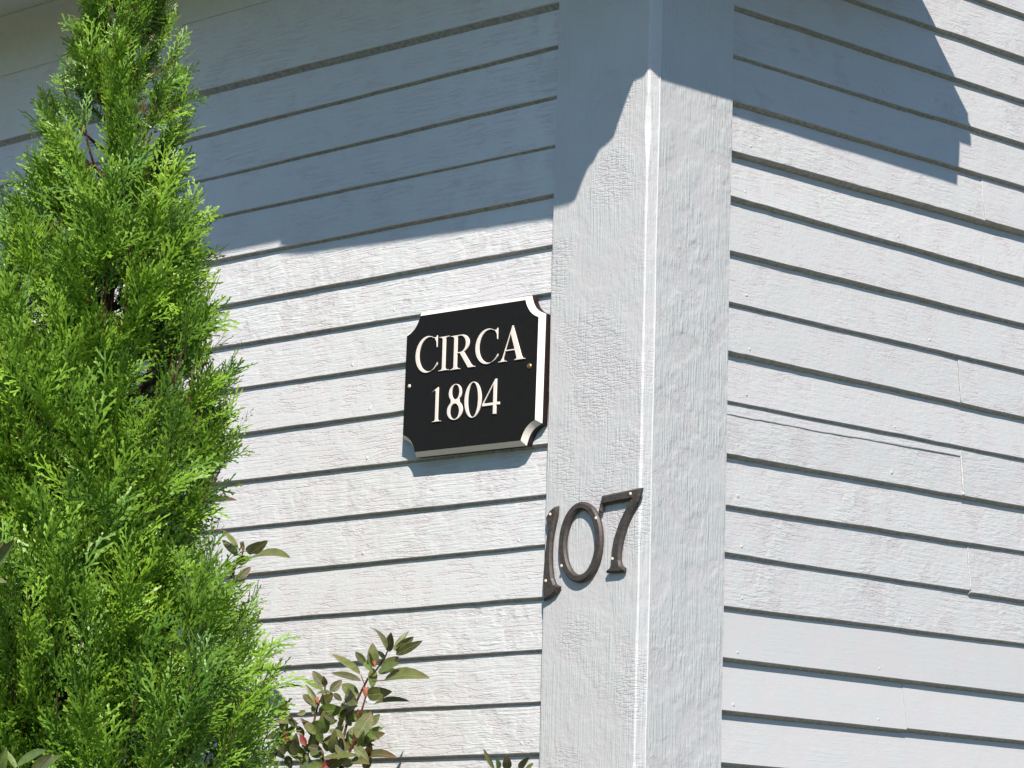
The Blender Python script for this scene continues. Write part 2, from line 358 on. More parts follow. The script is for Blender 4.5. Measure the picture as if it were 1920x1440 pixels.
# corner boards: the left board runs past the corner, the right board butts against its back
def slab_z(name, fprof, z0, z1, n, mat, parent, smooth=28):
    rings = [];
    for i in range(n + 1):
        z = z0 + (z1 - z0) * i / n; rings.append([Vector((x, y, z)) for x, y in fprof(z)])
    return sweep(name, rings, mat, parent, smooth=smooth)
BT = .0225                                 # board thickness
def left_prof(z):
    r = .0024 + .0010 * wob(z * 1.3, 1.0, 1.2) + (.0030 if 2.70 < z < 2.80 else 0) * max(0, math.sin((z - 2.70) / .10 * math.pi)) ** .7 * (1 + .35 * wob(z, 8, 2)) + .0009 * wob(z, 5, 4) + (.0011 * wob(z, 3, 9) if z < 2.45 else 0)
    r = max(.0018, r); e = .0005 * wob(z, 2.0, .7)
    xl = -.1866 + .0009 * wob(z, 7, .6)
    return [(xl, .03), (xl, -PR + .0012), (xl + .0012, -PR), (PR - r + e, -PR), (PR + e, -PR + r), (PR + e * .5, -PR + BT), (PR - .012, -PR + BT), (PR - .012, .03)]
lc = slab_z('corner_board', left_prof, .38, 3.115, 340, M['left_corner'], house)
lc['label'] = 'wide white corner board with crackled paint carrying the house number'
def right_prof(z):
    yr = .1795 + .0006 * wob(z, 11, .6); y0 = -PR + BT + .0006; x = PR - .0004 + .0003 * wob(z, 12, .7)
    return [(-.02, y0), (x - .001, y0), (x, y0 + .001), (x, yr - .0012), (x - .0012, yr), (-.02, yr)]
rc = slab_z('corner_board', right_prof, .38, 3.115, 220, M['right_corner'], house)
rc['label'] = 'narrower corner board with brushed grey paint facing the gable side'
# raised line of caulk along the joint of the two boards
tube('caulk_bead', [Vector((PR - .0002 + .0003 * wob(z, 4, 1.5), -PR + BT + .0006 + .0007 * wob(z, 6, 1.1), z)) for z in np.linspace(.4, 3.11, 260)],
     [.0016 + .0003 * wob(z, 9, 2.5) for z in np.linspace(.4, 3.11, 260)], M['caulk'], house, 8)
# frieze, bed moulding, soffit, gutter, cornice return
def prism_x(name, prof, x0, x1, mat, parent, zf=None, n=1):
    rings = []
    for i in range(n + 1):
        x = x0 + (x1 - x0) * i / n; rings.append([Vector((x, y, z + (zf(x) if zf else 0))) for y, z in prof])
    return sweep(name, rings, mat, parent, smooth=30)
rings = []
for i in range(121):
    x = -.183 + (XL + .183) * i / 120; z = LL[0](x) + .0004 * wob(x, 15)
    rings.append([Vector((x, .010, z - .0082)), Vector((x, .0012, z)), Vector((x, 0, z + .0012)), Vector((x, 0, 3.115)), Vector((x, .03, 3.115))])
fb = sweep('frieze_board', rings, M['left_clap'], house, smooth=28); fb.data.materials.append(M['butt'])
for f in range(0, 120 * 5, 5): fb.data.polygons[f].material_index = 1  # lap-line darkness put into the colour of the frieze underside too
cove = [(.03, 3.1152)] + [(-.002 - .07 * (1 - math.cos(a)), 3.113 + .08 * math.sin(a)) for a in np.linspace(0, math.pi / 2, 11)] + [(-.072, 3.20), (.03, 3.20)]
prism_x('bed_moulding', cove, -.02, XL, M['soffit'], house)
box('soffit', (XL, -.352, 3.196), (.20, .03, 3.215), M['soffit'], house)
box('fascia_board', (XL, -.351, 3.216), (.20, -.331, 3.42), M['trim'], house)
gx = [(.2248, 3.170), (.10, 3.175), (-.194, 3.187), (-.347, 3.193), (-.376, 3.196), (-.381, 3.213), (-.56, 3.219), (-1.2, 3.232), (XL, 3.24)]
rings = [[Vector((x, -.365, z)), Vector((x, -.385, z + .032)), Vector((x, -.405, z + .066)), Vector((x, -.405, z + .115)), Vector((x, -.352, z + .115)), Vector((x, -.352, z + .004))] for x, z in gx]
sweep('gutter', rings, M['trim'], house, smooth=20)
low = [(-.3650, 3.1690)]                   # moulded lower edge of the cornice end, as its shadow on the corner board shows it
for X, Y in ((215, 1275), (270, 1240), (330, 1080), (385, 950), (430, 905), (480, 800), (540, 755), (605, 690), (640, 580), (690, 440), (740, 300), (780, 200), (870, 160), (905, 100)):
    p = on_left(1020 + X / 4.646, 110 + Y / 4.646, -PR); k = (.225 - p.x) / .78
    low.append((-PR - .70 * k, p.z + 1.0 * k))
low += [(-.177, 3.109), (-.017, 3.109), (.535, 3.099), (.5415, 3.17)]
low = [q for i, q in enumerate(low) if i == 0 or q[0] > max(r_[0] for r_ in low[:i])]
rings = [[Vector((x, y, z)) for y, z in low] + [Vector((x, .5415, 3.192)), Vector((x, -.365, 3.192))] for x in (.205, .225)]
sweep('cornice_fascia', rings, M['trim'], house, smooth=20)
box('cornice_return', (.004, -.34, 3.16), (.204, .5375, 3.191), M['trim'], house)
box('cornice_cap', (.004, -.36, 3.193), (.226, .561, 3.22), M['trim'], house)
box('drip_edge', (.004, .5425, 3.172), (.2264, .570, 3.1925), M['trim'], house)
# roof: two slopes and the rake overhang
th = math.radians(36); tn = math.tan(th)
def roof_slope(name, sgn):
    y0, y1 = (-.40, 3.0) if sgn > 0 else (6.40, 3.0)
    z0 = 3.36; z1 = z0 + tn * abs(y1 - y0); pts = []
    for x in (.17, XL - .2):
        pts.append([Vector((x, y0, z0)), Vector((x, y1, z1)), Vector((x, y1, z1 + .05)), Vector((x, y0, z0 + .05))])
    return sweep(name, pts, M['roof'], house)
roof_slope('roof_slope', 1); roof_slope('roof_slope', -1)
box('foundation', (XL, .0, 0), (.0, .25, .38), M['stone'], house)
box('foundation', (-.25, .252, 0), (.0, YR, .38), M['stone'], house)

# ---------------------------------------------------------------- shapes cut from outlines (sign, letters, numerals)
def outline(name, loops, to3d, extr, bev, mat, parent, res=0, shrink=1.1):
    cu = bpy.data.curves.new(name, 'CURVE'); cu.dimensions = '2D'; cu.fill_mode = 'BOTH'
    cu.extrude = extr; cu.bevel_depth = bev; cu.bevel_resolution = res; cu.offset = -bev * shrink
    for lp in loops:
        sp = cu.splines.new('POLY'); sp.points.add(len(lp) - 1); sp.use_cyclic_u = True
        for p, q in zip(sp.points, lp): p.co = (q[0], q[1], 0, 1)
    tmp = bpy.data.objects.new('tmp', cu); S.collection.objects.link(tmp)
    dg = bpy.context.evaluated_depsgraph_get(); me = bpy.data.meshes.new_from_object(tmp.evaluated_get(dg))
    bpy.data.objects.remove(tmp); me.name = name
    bm = bmesh.new(); bm.from_mesh(me); bmesh.ops.remove_doubles(bm, verts=bm.verts, dist=1e-6)
    for v in bm.verts: v.co = to3d(v.co)
    bmesh.ops.recalc_face_normals(bm, faces=bm.faces); bm.to_mesh(me); bm.free()
    me.materials.clear(); me.materials.append(mat); me.polygons.foreach_set('use_smooth', [False] * len(me.polygons))
    return link(bpy.data.objects.new(name, me), parent)
def ell(cx, cy, rx, ry, a0=0, a1=360, n=28, skip_last=False):
    k = n if skip_last or abs(a1 - a0) >= 360 else n
    return [(cx + rx * math.cos(math.radians(a0 + (a1 - a0) * i / n)), cy + ry * math.sin(math.radians(a0 + (a1 - a0) * i / n))) for i in range(n if abs(a1 - a0) >= 360 else n + 1)]

# ---------------------------------------------------------------- plaque
FY = -.0205                                # plane of its black face
tl = on_left(789, 590, FY); brp = on_left(1003, 792, FY); lf = on_left(759, 726, FY); bot = on_left(878, 836, FY); top = on_left(890, 577, FY)
cx = (lf.x + brp.x) / 2; cz = (top.z + bot.z) / 2; HW = (brp.x - lf.x) / 2; HH = (top.z - bot.z) / 2
PC = Vector((cx, FY, cz)); TL = math.radians(-.6)
sign = empty('house_plaque', (cx, 0, cz), 'black plaque with scooped corners and cream border reading CIRCA 1804', 'sign')
def pl(p, y):                              # plaque coordinates (centre 0,0) -> local point
    c, s = math.cos(TL), math.sin(TL); return Vector((p[0] * c - p[1] * s, y, p[0] * s + p[1] * c))
def plaque_loop(hw, hh, r, n=9, sag=.13):
    lp = []                                # concave scooped corners, walked counter-clockwise
    for (ax, az), (bx, bz) in (((hw, hh - r), (hw - r, hh)), ((-hw + r, hh), (-hw, hh - r)), ((-hw, -hh + r), (-hw + r, -hh)), ((hw - r, -hh), (hw, -hh + r))):
        mx, mz = (ax + bx) / 2, (az + bz) / 2; q = math.hypot(mx, mz); nx, nz = -math.copysign(.7071, mx), -math.copysign(.7071, mz)
        ch = math.hypot(bx - ax, bz - az)
        for i in range(n + 1):
            f = i / n; k = 4 * f * (1 - f) * sag * ch
            lp.append((ax + (bx - ax) * f + nx * k, az + (bz - az) * f + nz * k))
    return lp
CH = .0077; RC = .0290
l0 = plaque_loop(HW, HH, RC)
def grow(lp, d):                           # offset outwards along normals
    out = []; n = len(lp)
    for i in range(n):
        a, b, c = Vector(lp[i - 1]), Vector(lp[i]), Vector(lp[(i + 1) % n])
        n1 = Vector(((b - a).y, -(b - a).x)).normalized(); n2 = Vector(((c - b).y, -(c - b).x)).normalized()
        nn = (n1 + n2); nn = nn / max(.35, nn.dot(n1)); out.append(tuple(b + nn * d))
    return out
l1 = grow(l0, CH); n = len(l0)
ar = sum(l0[i - 1][0] * l0[i][1] - l0[i][0] * l0[i - 1][1] for i in range(n))
V = [pl(p, FY) for p in l0]; mesh_obj('panel', V, [tuple(range(n))[::-1]], M['black'], sign)
bo = mesh_obj('border', [pl(p, FY + .0004) for p in grow(l0, .0004)] + [pl(p, FY + .0004 + CH * 1.08) for p in l1], [(i, (i + 1) % n, n + (i + 1) % n, n + i) for i in range(n)], M['cream'], sign)
l2 = grow(l0, CH * .55)
ed = mesh_obj('edge', [pl(p, FY + .0004 + CH * 1.08) for p in l1] + [pl(p, -.0006) for p in l1], [(i, (i + 1) % n, n + (i + 1) % n, n + i) for i in range(n)] + [tuple(range(n, 2 * n))], M['maroon'], sign)
for o in (bo, ed):
    bm = bmesh.new(); bm.from_mesh(o.data); bmesh.ops.recalc_face_normals(bm, faces=bm.faces); bm.to_mesh(o.data); bm.free()

I_ = [[(0, 0), (.44, 0), (.44, .035), (.33, .05), (.295, .09), (.295, .91), (.33, .95), (.44, .965), (.44, 1), (0, 1), (0, .965), (.11, .95), (.145, .91), (.145, .09), (.11, .05), (0, .035)]]
R_ = [[(0, 0), (.42, 0), (.42, .035), (.33, .05), (.29, .09), (.29, .455), (.39, .455), (.74, 0), (1.03, 0), (1.03, .035), (.93, .06), (.86, .12), (.57, .485)] + ell(.45, .735, .33, .265, -62, 90, 16) + [(0, 1), (0, .965), (.1, .95), (.14, .91), (.14, .09), (.1, .05), (0, .035)],
      [(.29, .505), (.39, .505)] + ell(.40, .73, .22, .225, -85, 85, 14) + [(.39, .955), (.32, .955), (.29, .93)]]
A_ = [[(0, 0), (.36, 0), (.36, .035), (.25, .055), (.235, .10), (.30, .29), (.68, .29), (.75, .10), (.75, .06), (.66, .035), (.66, 0), (1.12, 0), (1.12, .035), (1.03, .055), (.98, .12), (.60, 1.02), (.555, 1.02), (.17, .13), (.10, .05), (0, .035)],
      [(.32, .345), (.66, .345), (.495, .78)]]
C_ = [ell(.47, .5, .47, .52, 60, 322, 30) + [(.88, .25), (.855, .265)] + ell(.55, .5, .395, .465, 318, 62, 30) + [(.80, .80), (.815, .66), (.85, .66), (.85, 1.0), (.815, 1.0), (.79, .955)]]
ONE = [[(.02, 0), (.38, 0), (.38, .03), (.29, .045), (.26, .08), (.26, 1.0), (.235, 1.0), (.0, .88), (.015, .855), (.11, .895), (.14, .87), (.14, .08), (.11, .045), (.02, .03)]]
EIGHT = [ell(.30, .265, .30, .275, -90, 55, 16) + ell(.30, .755, .25, .255, -48, 228, 28) + ell(.30, .265, .30, .275, 125, 262, 16), ell(.31, .775, .135, .195, 0, 360, 24), ell(.29, .24, .165, .205, 0, 360, 24)]
ZERO = [ell(.3, .5, .31, .515, 0, 360, 36), ell(.3, .5, .175, .47, 0, 360, 36)]
FOUR = [[(.39, 0), (.52, 0), (.52, .25), (.64, .25), (.64, .345), (.52, .345), (.52, 1.0), (.45, 1.0), (0, .335), (0, .25), (.39, .25)], [(.07, .345), (.39, .345), (.39, .82)]]
def zp(x, y): return on_left(720 + x / 3.6923, 520 + y / 3.6923, FY)
def glyph(name, loops, w, xa, xb, ybase, ytop):
    """loops in cap-height units; xa..xb, ybase, ytop: where the character sits on the plaque (measured)."""
    xm = (xa + xb) / 2; pa = zp(xa, ybase); pb = zp(xb, ybase)
    zb = zp(xm, ybase).z; zt = zp(xm, ytop).z
    ox = zp(xa, (ybase + ytop) / 2 + 0).x - sign.location.x; ex = zp(xb, (ybase + ytop) / 2).x - sign.location.x
    sx = (ex - ox) / w; sz = zt - zb
    lps = [[(ox + p[0] * sx, zb - sign.location.z + p[1] * sz) for p in lp] for lp in loops]
    return outline(name, lps, lambda c: Vector((c.x, FY - .0009 - c.z, c.y)), .0006, .0004, M['cream'], sign, shrink=2.3)
glyph('letter', C_, .88, 222, 378, 660, 412)
glyph('letter', I_, .44, 383, 455, 649, 409)
glyph('letter', R_, 1.03, 463, 638, 634, 394)
glyph('letter', C_, .88, 636, 797, 600, 360)
glyph('letter', A_, 1.12, 797, 984, 580, 338)
glyph('numeral', ONE, .38, 333, 402, 1003, 760)
glyph('numeral', EIGHT, .60, 441, 551, 988, 740)
glyph('numeral', ZERO, .61, 562, 680, 972, 725)
glyph('numeral', FOUR, .64, 685, 807, 952, 705)
for (x, y, mt, r) in ((1006, 615, 'brass', .0048), (176, 754, 'screw_or_glint', .0032)):
    p = zp(x, y) - sign.location; dome('screw_or_glint', (p.x, FY - .0004, p.z), (0, -1, 0), r, .0016, M[mt], sign, 14)

# ---------------------------------------------------------------- house numerals
NF = -PR - .0050                           # mid plane of the numerals
def zn(x, y): return on_left(1000 + x / 6.2591, 900 + y / 6.2591, NF - .003)
def numeral(name, loops, label, screw_glint_pts):
    pts = [[zn(*p) for p in lp] for lp in loops]
    zmin = min(p.z for p in pts[0]); xm = sum(p.x for p in pts[0]) / len(pts[0])
    e = empty(name, (xm, -PR, zmin), label, 'house number', 'bronze house numbers on the corner board')
    outline('digit', [[(p.x - xm, p.z - zmin) for p in lp] for lp in pts], lambda c: Vector((c.x, NF + PR - c.z, c.y)), .0018, .0028, M['bronze'], e, shrink=.8)
    for s in screw_glint_pts:
        p = zn(*s); dome('screw_or_glint', (p.x - xm, NF + PR - .0046, p.z - zmin), (0, -1, 0), .0026, .0014, M['screw_or_glint'], e, 10)
    return e
def smooth_loop(lp, it=1):
    for _ in range(it):
        o = []
        for i in range(len(lp)):
            a, b = lp[i], lp[(i + 1) % len(lp)]
            o += [(a[0] * .75 + b[0] * .25, a[1] * .75 + b[1] * .25), (a[0] * .25 + b[0] * .75, a[1] * .25 + b[1] * .75)]
        lp = o
    return lp
seven = [(802, 188), (1000, 148), (1216, 102), (1264, 96), (1245, 190), (1218, 258), (1170, 335), (1130, 410), (1092, 500), (1062, 590), (1040, 680), (1024, 770), (1014, 860), (1010, 940), (1022, 1000), (1064, 1035), (1062, 1062), (1030, 1078), (940, 1086), (858, 1088), (850, 1070), (892, 1036), (912, 970), (912, 850), (940, 690), (1000, 510), (1068, 360), (1125, 248), (1142, 226), (1000, 252), (815, 288), (800, 320), (795, 372), (763, 376), (775, 300)]
one = [(276, 310), (272, 380), (248, 490), (225, 600), (210, 720), (204, 850), (206, 1000), (222, 1150), (250, 1222), (302, 1252), (262, 1318), (190, 1375), (122, 1415), (112, 1300), (115, 1100), (130, 900), (150, 700), (168, 570), (150, 505), (146, 440), (190, 362), (235, 325)]
# the nought is an upright oval ring on the board
c0 = zn(545, 728); hx = (zn(797, 590).x - zn(286, 850).x) / 2; hz = (zn(560, 258).z - zn(560, 1212).z) / 2 * .985
def inv_zn_loop(pts3):                     # keep numeral() in measured units: project wall points back
    out = []
    for p in pts3:
        d = p - CAM; q = d.dot(FWD); px = 960 + FPX * d.dot(RGT) / q; py = 720 - FPX * d.dot(UPV) / q
        out.append(((px - 1000) * 6.2591, (py - 900) * 6.2591))
    return out
def oval(rx, rz): return [Vector((c0.x + rx * math.cos(t), NF - .003, c0.z + rz * math.sin(t))) for t in np.linspace(0, 2 * math.pi, 56, endpoint=False)]
zero = inv_zn_loop(oval(hx, hz)); zero_h = inv_zn_loop(oval(hx - .0138, hz - .0108))
numeral('house_number', [one], 'dark bronze numeral 1 at the left edge of the corner board', [(153, 1185), (205, 405)])  # upper pale dome stands in for a white highlight on the hook
numeral('house_number', [zero, zero_h], 'dark bronze oval numeral 0 between the 1 and the 7', [(338, 1010), (742, 449)])
numeral('house_number', [seven], 'dark bronze numeral 7 with long top bar, highest of the three', [(1147, 164), (935, 927)])

# ---------------------------------------------------------------- arborvitae
TX, TY = -.63, -.52; ZTOP = 3.62
E1 = Vector((RGT.x, RGT.y, 0)).normalized()
tree = empty('arborvitae', (TX, TY, 0), 'tall bright green conical arborvitae growing against the left wall', 'tree')
def zof(py): return on_left(215, py, TY).z
KM = 4.78 / FPX
prof_r = [(-700, 0), (-520, 20), (-250, 50), (-100, 104), (0, 122), (80, 136), (130, 112), (150, 140), (200, 140), (250, 118), (275, 146), (340, 134), (370, 168), (440, 196), (490, 185), (560, 200), (600, 210), (690, 244), (720, 270), (785, 300), (825, 285), (850, 225), (900, 188), (940, 182), (1010, 190), (1065, 240), (1085, 300), (1170, 355), (1220, 345), (1290, 382), (1400, 365), (1700, 400), (2300, 410), (3000, 330)]
prof_l = [(-700, 0), (-520, 20), (-250, 80), (0, 120), (60, 124), (150, 150), (220, 165), (260, 140), (330, 130), (400, 185), (500, 225), (650, 265), (800, 285), (1000, 310), (1290, 345), (1700, 380), (2300, 400), (3000, 330)]
def mk(pr):
    zs = np.array([zof(p[0]) for p in pr])[::-1]; rs = np.array([p[1] * KM for p in pr])[::-1]; return zs, rs
ZR_, RR_ = mk(prof_r); ZL_, RL_ = mk(prof_l)
ZTOP = ZR_[-1]
def crown_r(z, phi):                       # phi measured from the direction E1
    a = np.interp(z, ZR_, RR_); b = np.interp(z, ZL_, RL_); c = math.cos(phi)
    m_ = .5 * (a + b); base = m_ + (a - m_) * max(0, c) ** 2 + (b - m_) * max(0, -c) ** 2 if True else m_
    lump = 1 + (.14 * math.sin(3 * phi + z * 9) + .12 * math.sin(5 * phi - z * 14 + 1) + .08 * math.sin(8 * phi + z * 23)) * (1 - .75 * abs(c) ** 3)
    return base * lump
def make_spray(rg):
    """Flat fan of scale-leaf branchlets along +x; returns verts, tris, tip-ness."""
    segs = []
    def grow_seg(p, ang, ln, wd, lev, zb):
        q = (p[0] + math.cos(ang) * ln, p[1] + math.sin(ang) * ln, p[2] + zb * ln)
        segs.append((p, q, wd, lev))
        return q
    L = .085
    nn = 9; p = (0., 0., 0.); ang = rg.uniform(-.1, .1); side = 1
    for i in range(nn):
        f = i / nn
        q = grow_seg(p, ang, L / nn * 1.1, .0032 * (1 - .3 * f), 0, rg.uniform(-.1, .12))
        side = -side
        ll = L * (.50 - .36 * abs(f - .35)) * rg.uniform(.75, 1.15) * (1 - .45 * f)
        a2 = ang + side * rg.uniform(.55, .85)
        m2 = 4; r = q
        for j in range(m2):
            a2 -= side * rg.uniform(.02, .14)
            r2 = grow_seg(r, a2, ll / m2 * 1.1, .0030 * (1 - .12 * j / m2), .4 + .6 * j / m2 if j < m2 - 1 else 1.0, rg.uniform(-.25, .2))
            if j < m2 - 1 and rg.random() < .95:
                s3 = side if j % 2 == 0 else -side
                grow_seg(r2, a2 + s3 * rg.uniform(.45, .75), ll * .30 * rg.uniform(.7, 1.15) * (1 - .15 * j), .0028, 1.0, rg.uniform(-.3, .25))
            r = r2
        p = q; ang += rg.uniform(-.1, .1)
    V = []; T = []; tip = []
    for (p, q, wd, lev) in segs:
        p = np.array(p); q = np.array(q); d = q - p; d /= np.linalg.norm(d)
        a = np.cross(d, [0, 0, 1.0]); a /= np.linalg.norm(a); b = np.cross(a, d)
        i0 = len(V); e_ = q - (q - p) * .12
        V += [p - a * wd * .34, p + a * wd * .34 - b * wd * .12, e_ + a * wd * .46 - b * wd * .22, e_ - a * wd * .46, q + d * wd * .45]
        T += [(i0, i0 + 1, i0 + 2), (i0, i0 + 2, i0 + 3), (i0 + 3, i0 + 2, i0 + 4)]
        tip += [max(0, lev - .3)] * 2 + [lev] * 3
    V = np.array(V); V[:, 2] += -2.2 * V[:, 0] ** 2 + 1.5 * V[:, 1] ** 2 * rg.choice([-1, 1])
    return V.astype(np.float32), np.array(T, np.int32), np.array(tip, np.float32)
variants = [make_spray(rng) for _ in range(7)]
spr_p, spr_d, spr_n, spr_s, spr_t = [], [], [], [], []
tw_V, tw_F = [], []
def add_twig(a, b, r0, r1):
    d = (b - a).normalized(); u = d.orthogonal().normalized(); v = d.cross(u); i0 = len(tw_V)
    for c, r in ((a, r0), (b, r1)):
        for k in range(4): t = k * math.pi / 2; tw_V.append(c + (u * math.cos(t) + v * math.sin(t)) * r)
    for k in range(4): tw_F.append((i0 + k, i0 + (k + 1) % 4, i0 + 4 + (k + 1) % 4, i0 + 4 + k))
HOLES = [(205, 575, 36), (350, 700, 34), (150, 250, 30), (300, 330, 30), (242, 25, 24), (130, 1195, 28), (420, 905, 24), (115, 1330, 28)]
def in_hole(p):                            # gaps in the crown on the sunny side that let the trunk and dark inside show
    d = p + Vector((TX, TY, 0)) - CAM; q = d.dot(FWD); px = 960 + FPX * d.dot(RGT) / q; py = 720 - FPX * d.dot(UPV) / q
    return q < 4.80 and any(math.hypot(px - a, (py - b) * .75) < c for a, b, c in HOLES)
E2 = Vector((-E1.y, E1.x, 0))              # away from the camera
NBR = 850
for bi in range(NBR):
    u = rng.random()
    vis = bi < 770
    z = (1.58 + (ZTOP - 1.60) * (1 - math.sqrt(1 - u * .98))) if vis else .25 + u * 1.4
    z = min(z, ZTOP - .05)
    phi = rng.uniform(0, 2 * math.pi)
    if vis and rng.random() < .38: phi = -math.pi / 2 + rng.normal() * .75      # side towards the viewer
    R0 = max(.012, crown_r(z, phi) - .012 * min(1, max(0, (z - 2.0) / .6)))
    ax_ = E1 * (.030 * max(0, min(1.3, (z - 2.35) / .6)))
    rad = E1 * math.cos(phi) + E2 * math.sin(phi)
    lean = rng.uniform(.8, 1.5)
    tipp = Vector((0, 0, z)) + rad * R0 * rng.uniform(.86, 1.0)
    root = Vector((0, 0, max(.1, z - R0 * lean)))
    bt = rng.random()
    prev = None
    pts = []
    for k in range(6):
        f = k / 5; pnt = root.lerp(tipp, f) + ax_ + rad * R0 * .22 * math.sin(f * math.pi) - Vector((0, 0, .06 * R0 * math.sin(f * math.pi)))
        pts.append(pnt)
    for k in range(5): add_twig(pts[k], pts[k + 1], .0030 * (1 - k / 6), .0030 * (1 - (k + 1) / 6))
    ns = 17 if vis else 5
    clump = rng.uniform(.75, 1.12)
    for k in range(ns):
        f = rng.uniform(.30 if math.sin(phi) < .2 else .12, 1.0) ** .75
        i = min(4, int(f * 5)); pos = pts[i].lerp(pts[i + 1], f * 5 - i)
        bd = (pts[i + 1] - pts[i]).normalized()
        dirv = (bd * .55 + rad * rng.uniform(.2, .7) + Vector((0, 0, rng.uniform(.05, .75))) + Vector(rng.normal(size=3) * .33)).normalized()
        tang = Vector((-rad.y, rad.x, 0))
        nrm = tang * rng.normal() * .6 + rad * rng.normal() * 1.0 + Vector((0, 0, 1)) * rng.normal() * .35
        nrm = nrm - dirv * nrm.dot(dirv)
        if nrm.length < .1: nrm = dirv.orthogonal()
        if vis and (in_hole(pos) or in_hole(pos + dirv * .03)): continue
        sc = 1.05 * clump * rng.uniform(.65, 1.1) * (1.0 - .42 * max(0, min(1, (z - 2.45) / .5)))
        spr_p.append(pos - dirv * .03); spr_d.append(dirv); spr_n.append(nrm.normalized()); spr_s.append(sc * (1 if vis else 1.5)); spr_t.append((.70 * bt + .30 * rng.random(), 1.0 if f < .5 and rng.random() < .2 else 0.0))
allV, allT, allC = [], [], []; off = 0
for p, d, nr, s_, tt in zip(spr_p, spr_d, spr_n, spr_s, spr_t):
    Vv, Tt, tp = variants[rng.integers(len(variants))]
    yv = nr.cross(d); Rm = np.array([d, yv, nr], np.float32)
    P = (Vv * s_) @ Rm + np.array(p, np.float32)
    allV.append(P); allT.append(Tt + off); off += len(P)
    cc = np.ones((len(P), 4), np.float32); cc[:, 0] = tt[0]; cc[:, 1] = tp * (.2 + .8 * tt[0]); cc[:, 2] = tt[1]; allC.append(cc)
allV = np.concatenate(allV); allT = np.concatenate(allT); allC = np.concatenate(allC)
me = bpy.data.meshes.new('crown'); me.vertices.add(len(allV)); me.vertices.foreach_set('co', allV.ravel())
me.loops.add(allT.size); me.loops.foreach_set('vertex_index', allT.ravel().astype(np.int32))
me.polygons.add(len(allT)); me.polygons.foreach_set('loop_start', np.arange(0, allT.size, 3, dtype=np.int32))
me.polygons.foreach_set('use_smooth', np.ones(len(allT), bool))
at = me.color_attributes.new('tint', 'FLOAT_COLOR', 'POINT'); at.data.foreach_set('color', allC.ravel())
me.update(calc_edges=True); me.validate(); me.materials.append(M['foliage'])
crown = link(bpy.data.objects.new('crown', me), tree)
print('crown tris', len(allT))
tr_pts = [Vector((.012 * wob(z * .3, 2), .012 * wob(z * .3, 5), z)) + E1 * (.030 * max(0, min(1.3, (z - 2.35) / .6))) for z in np.linspace(0, ZTOP - .05, 30)]
tube('trunk', tr_pts, [.030 * (1 - k / 30) + .004 for k in range(30)], M['bark'], tree, 10)
tb = mesh_obj('twigs', tw_V, tw_F, M['twig'], tree); tb['kind'] = 'stuff'

# ---------------------------------------------------------------- rhododendrons
def leaf_mesh(name, mat, curl, fold, wr=.36):
    """Unit-length elliptic leaf along +x, with a folded midrib, a curl and a rim of thickness."""
    xs = [0, .06, .18, .34, .52, .70, .85, .95, 1.0]; V = []; F = []
    for x in xs:
        w = wr / 2 * (math.sin(math.pi * min(1, x ** .82)) ** .72 if 0 < x < 1 else .02)
        zc = curl * (x - x * x) * 1.2 - curl * .5 * x * x
        V += [(x, -w, zc + fold * w), (x, 0, zc), (x, w, zc + fold * w)]
    for i in range(len(xs) - 1):
        a = i * 3; F += [(a, a + 3, a + 4, a + 1), (a + 1, a + 4, a + 5, a + 2)]
    me = bpy.data.meshes.new(name); me.from_pydata(V, [], F); me.materials.append(mat)
    me.polygons.foreach_set('use_smooth', [True] * len(F)); me.update(); return me
LM = {}
for k, mt in (('o', 'leaf_olive'), ('g', 'leaf_green'), ('d', 'leaf_dark'), ('r', 'leaf_red')):
    LM[k] = [leaf_mesh('leaf', M[mt], c_, f_) for c_, f_ in ((.10, .35), (-.06, .5), (.2, .25), (.02, .15))]
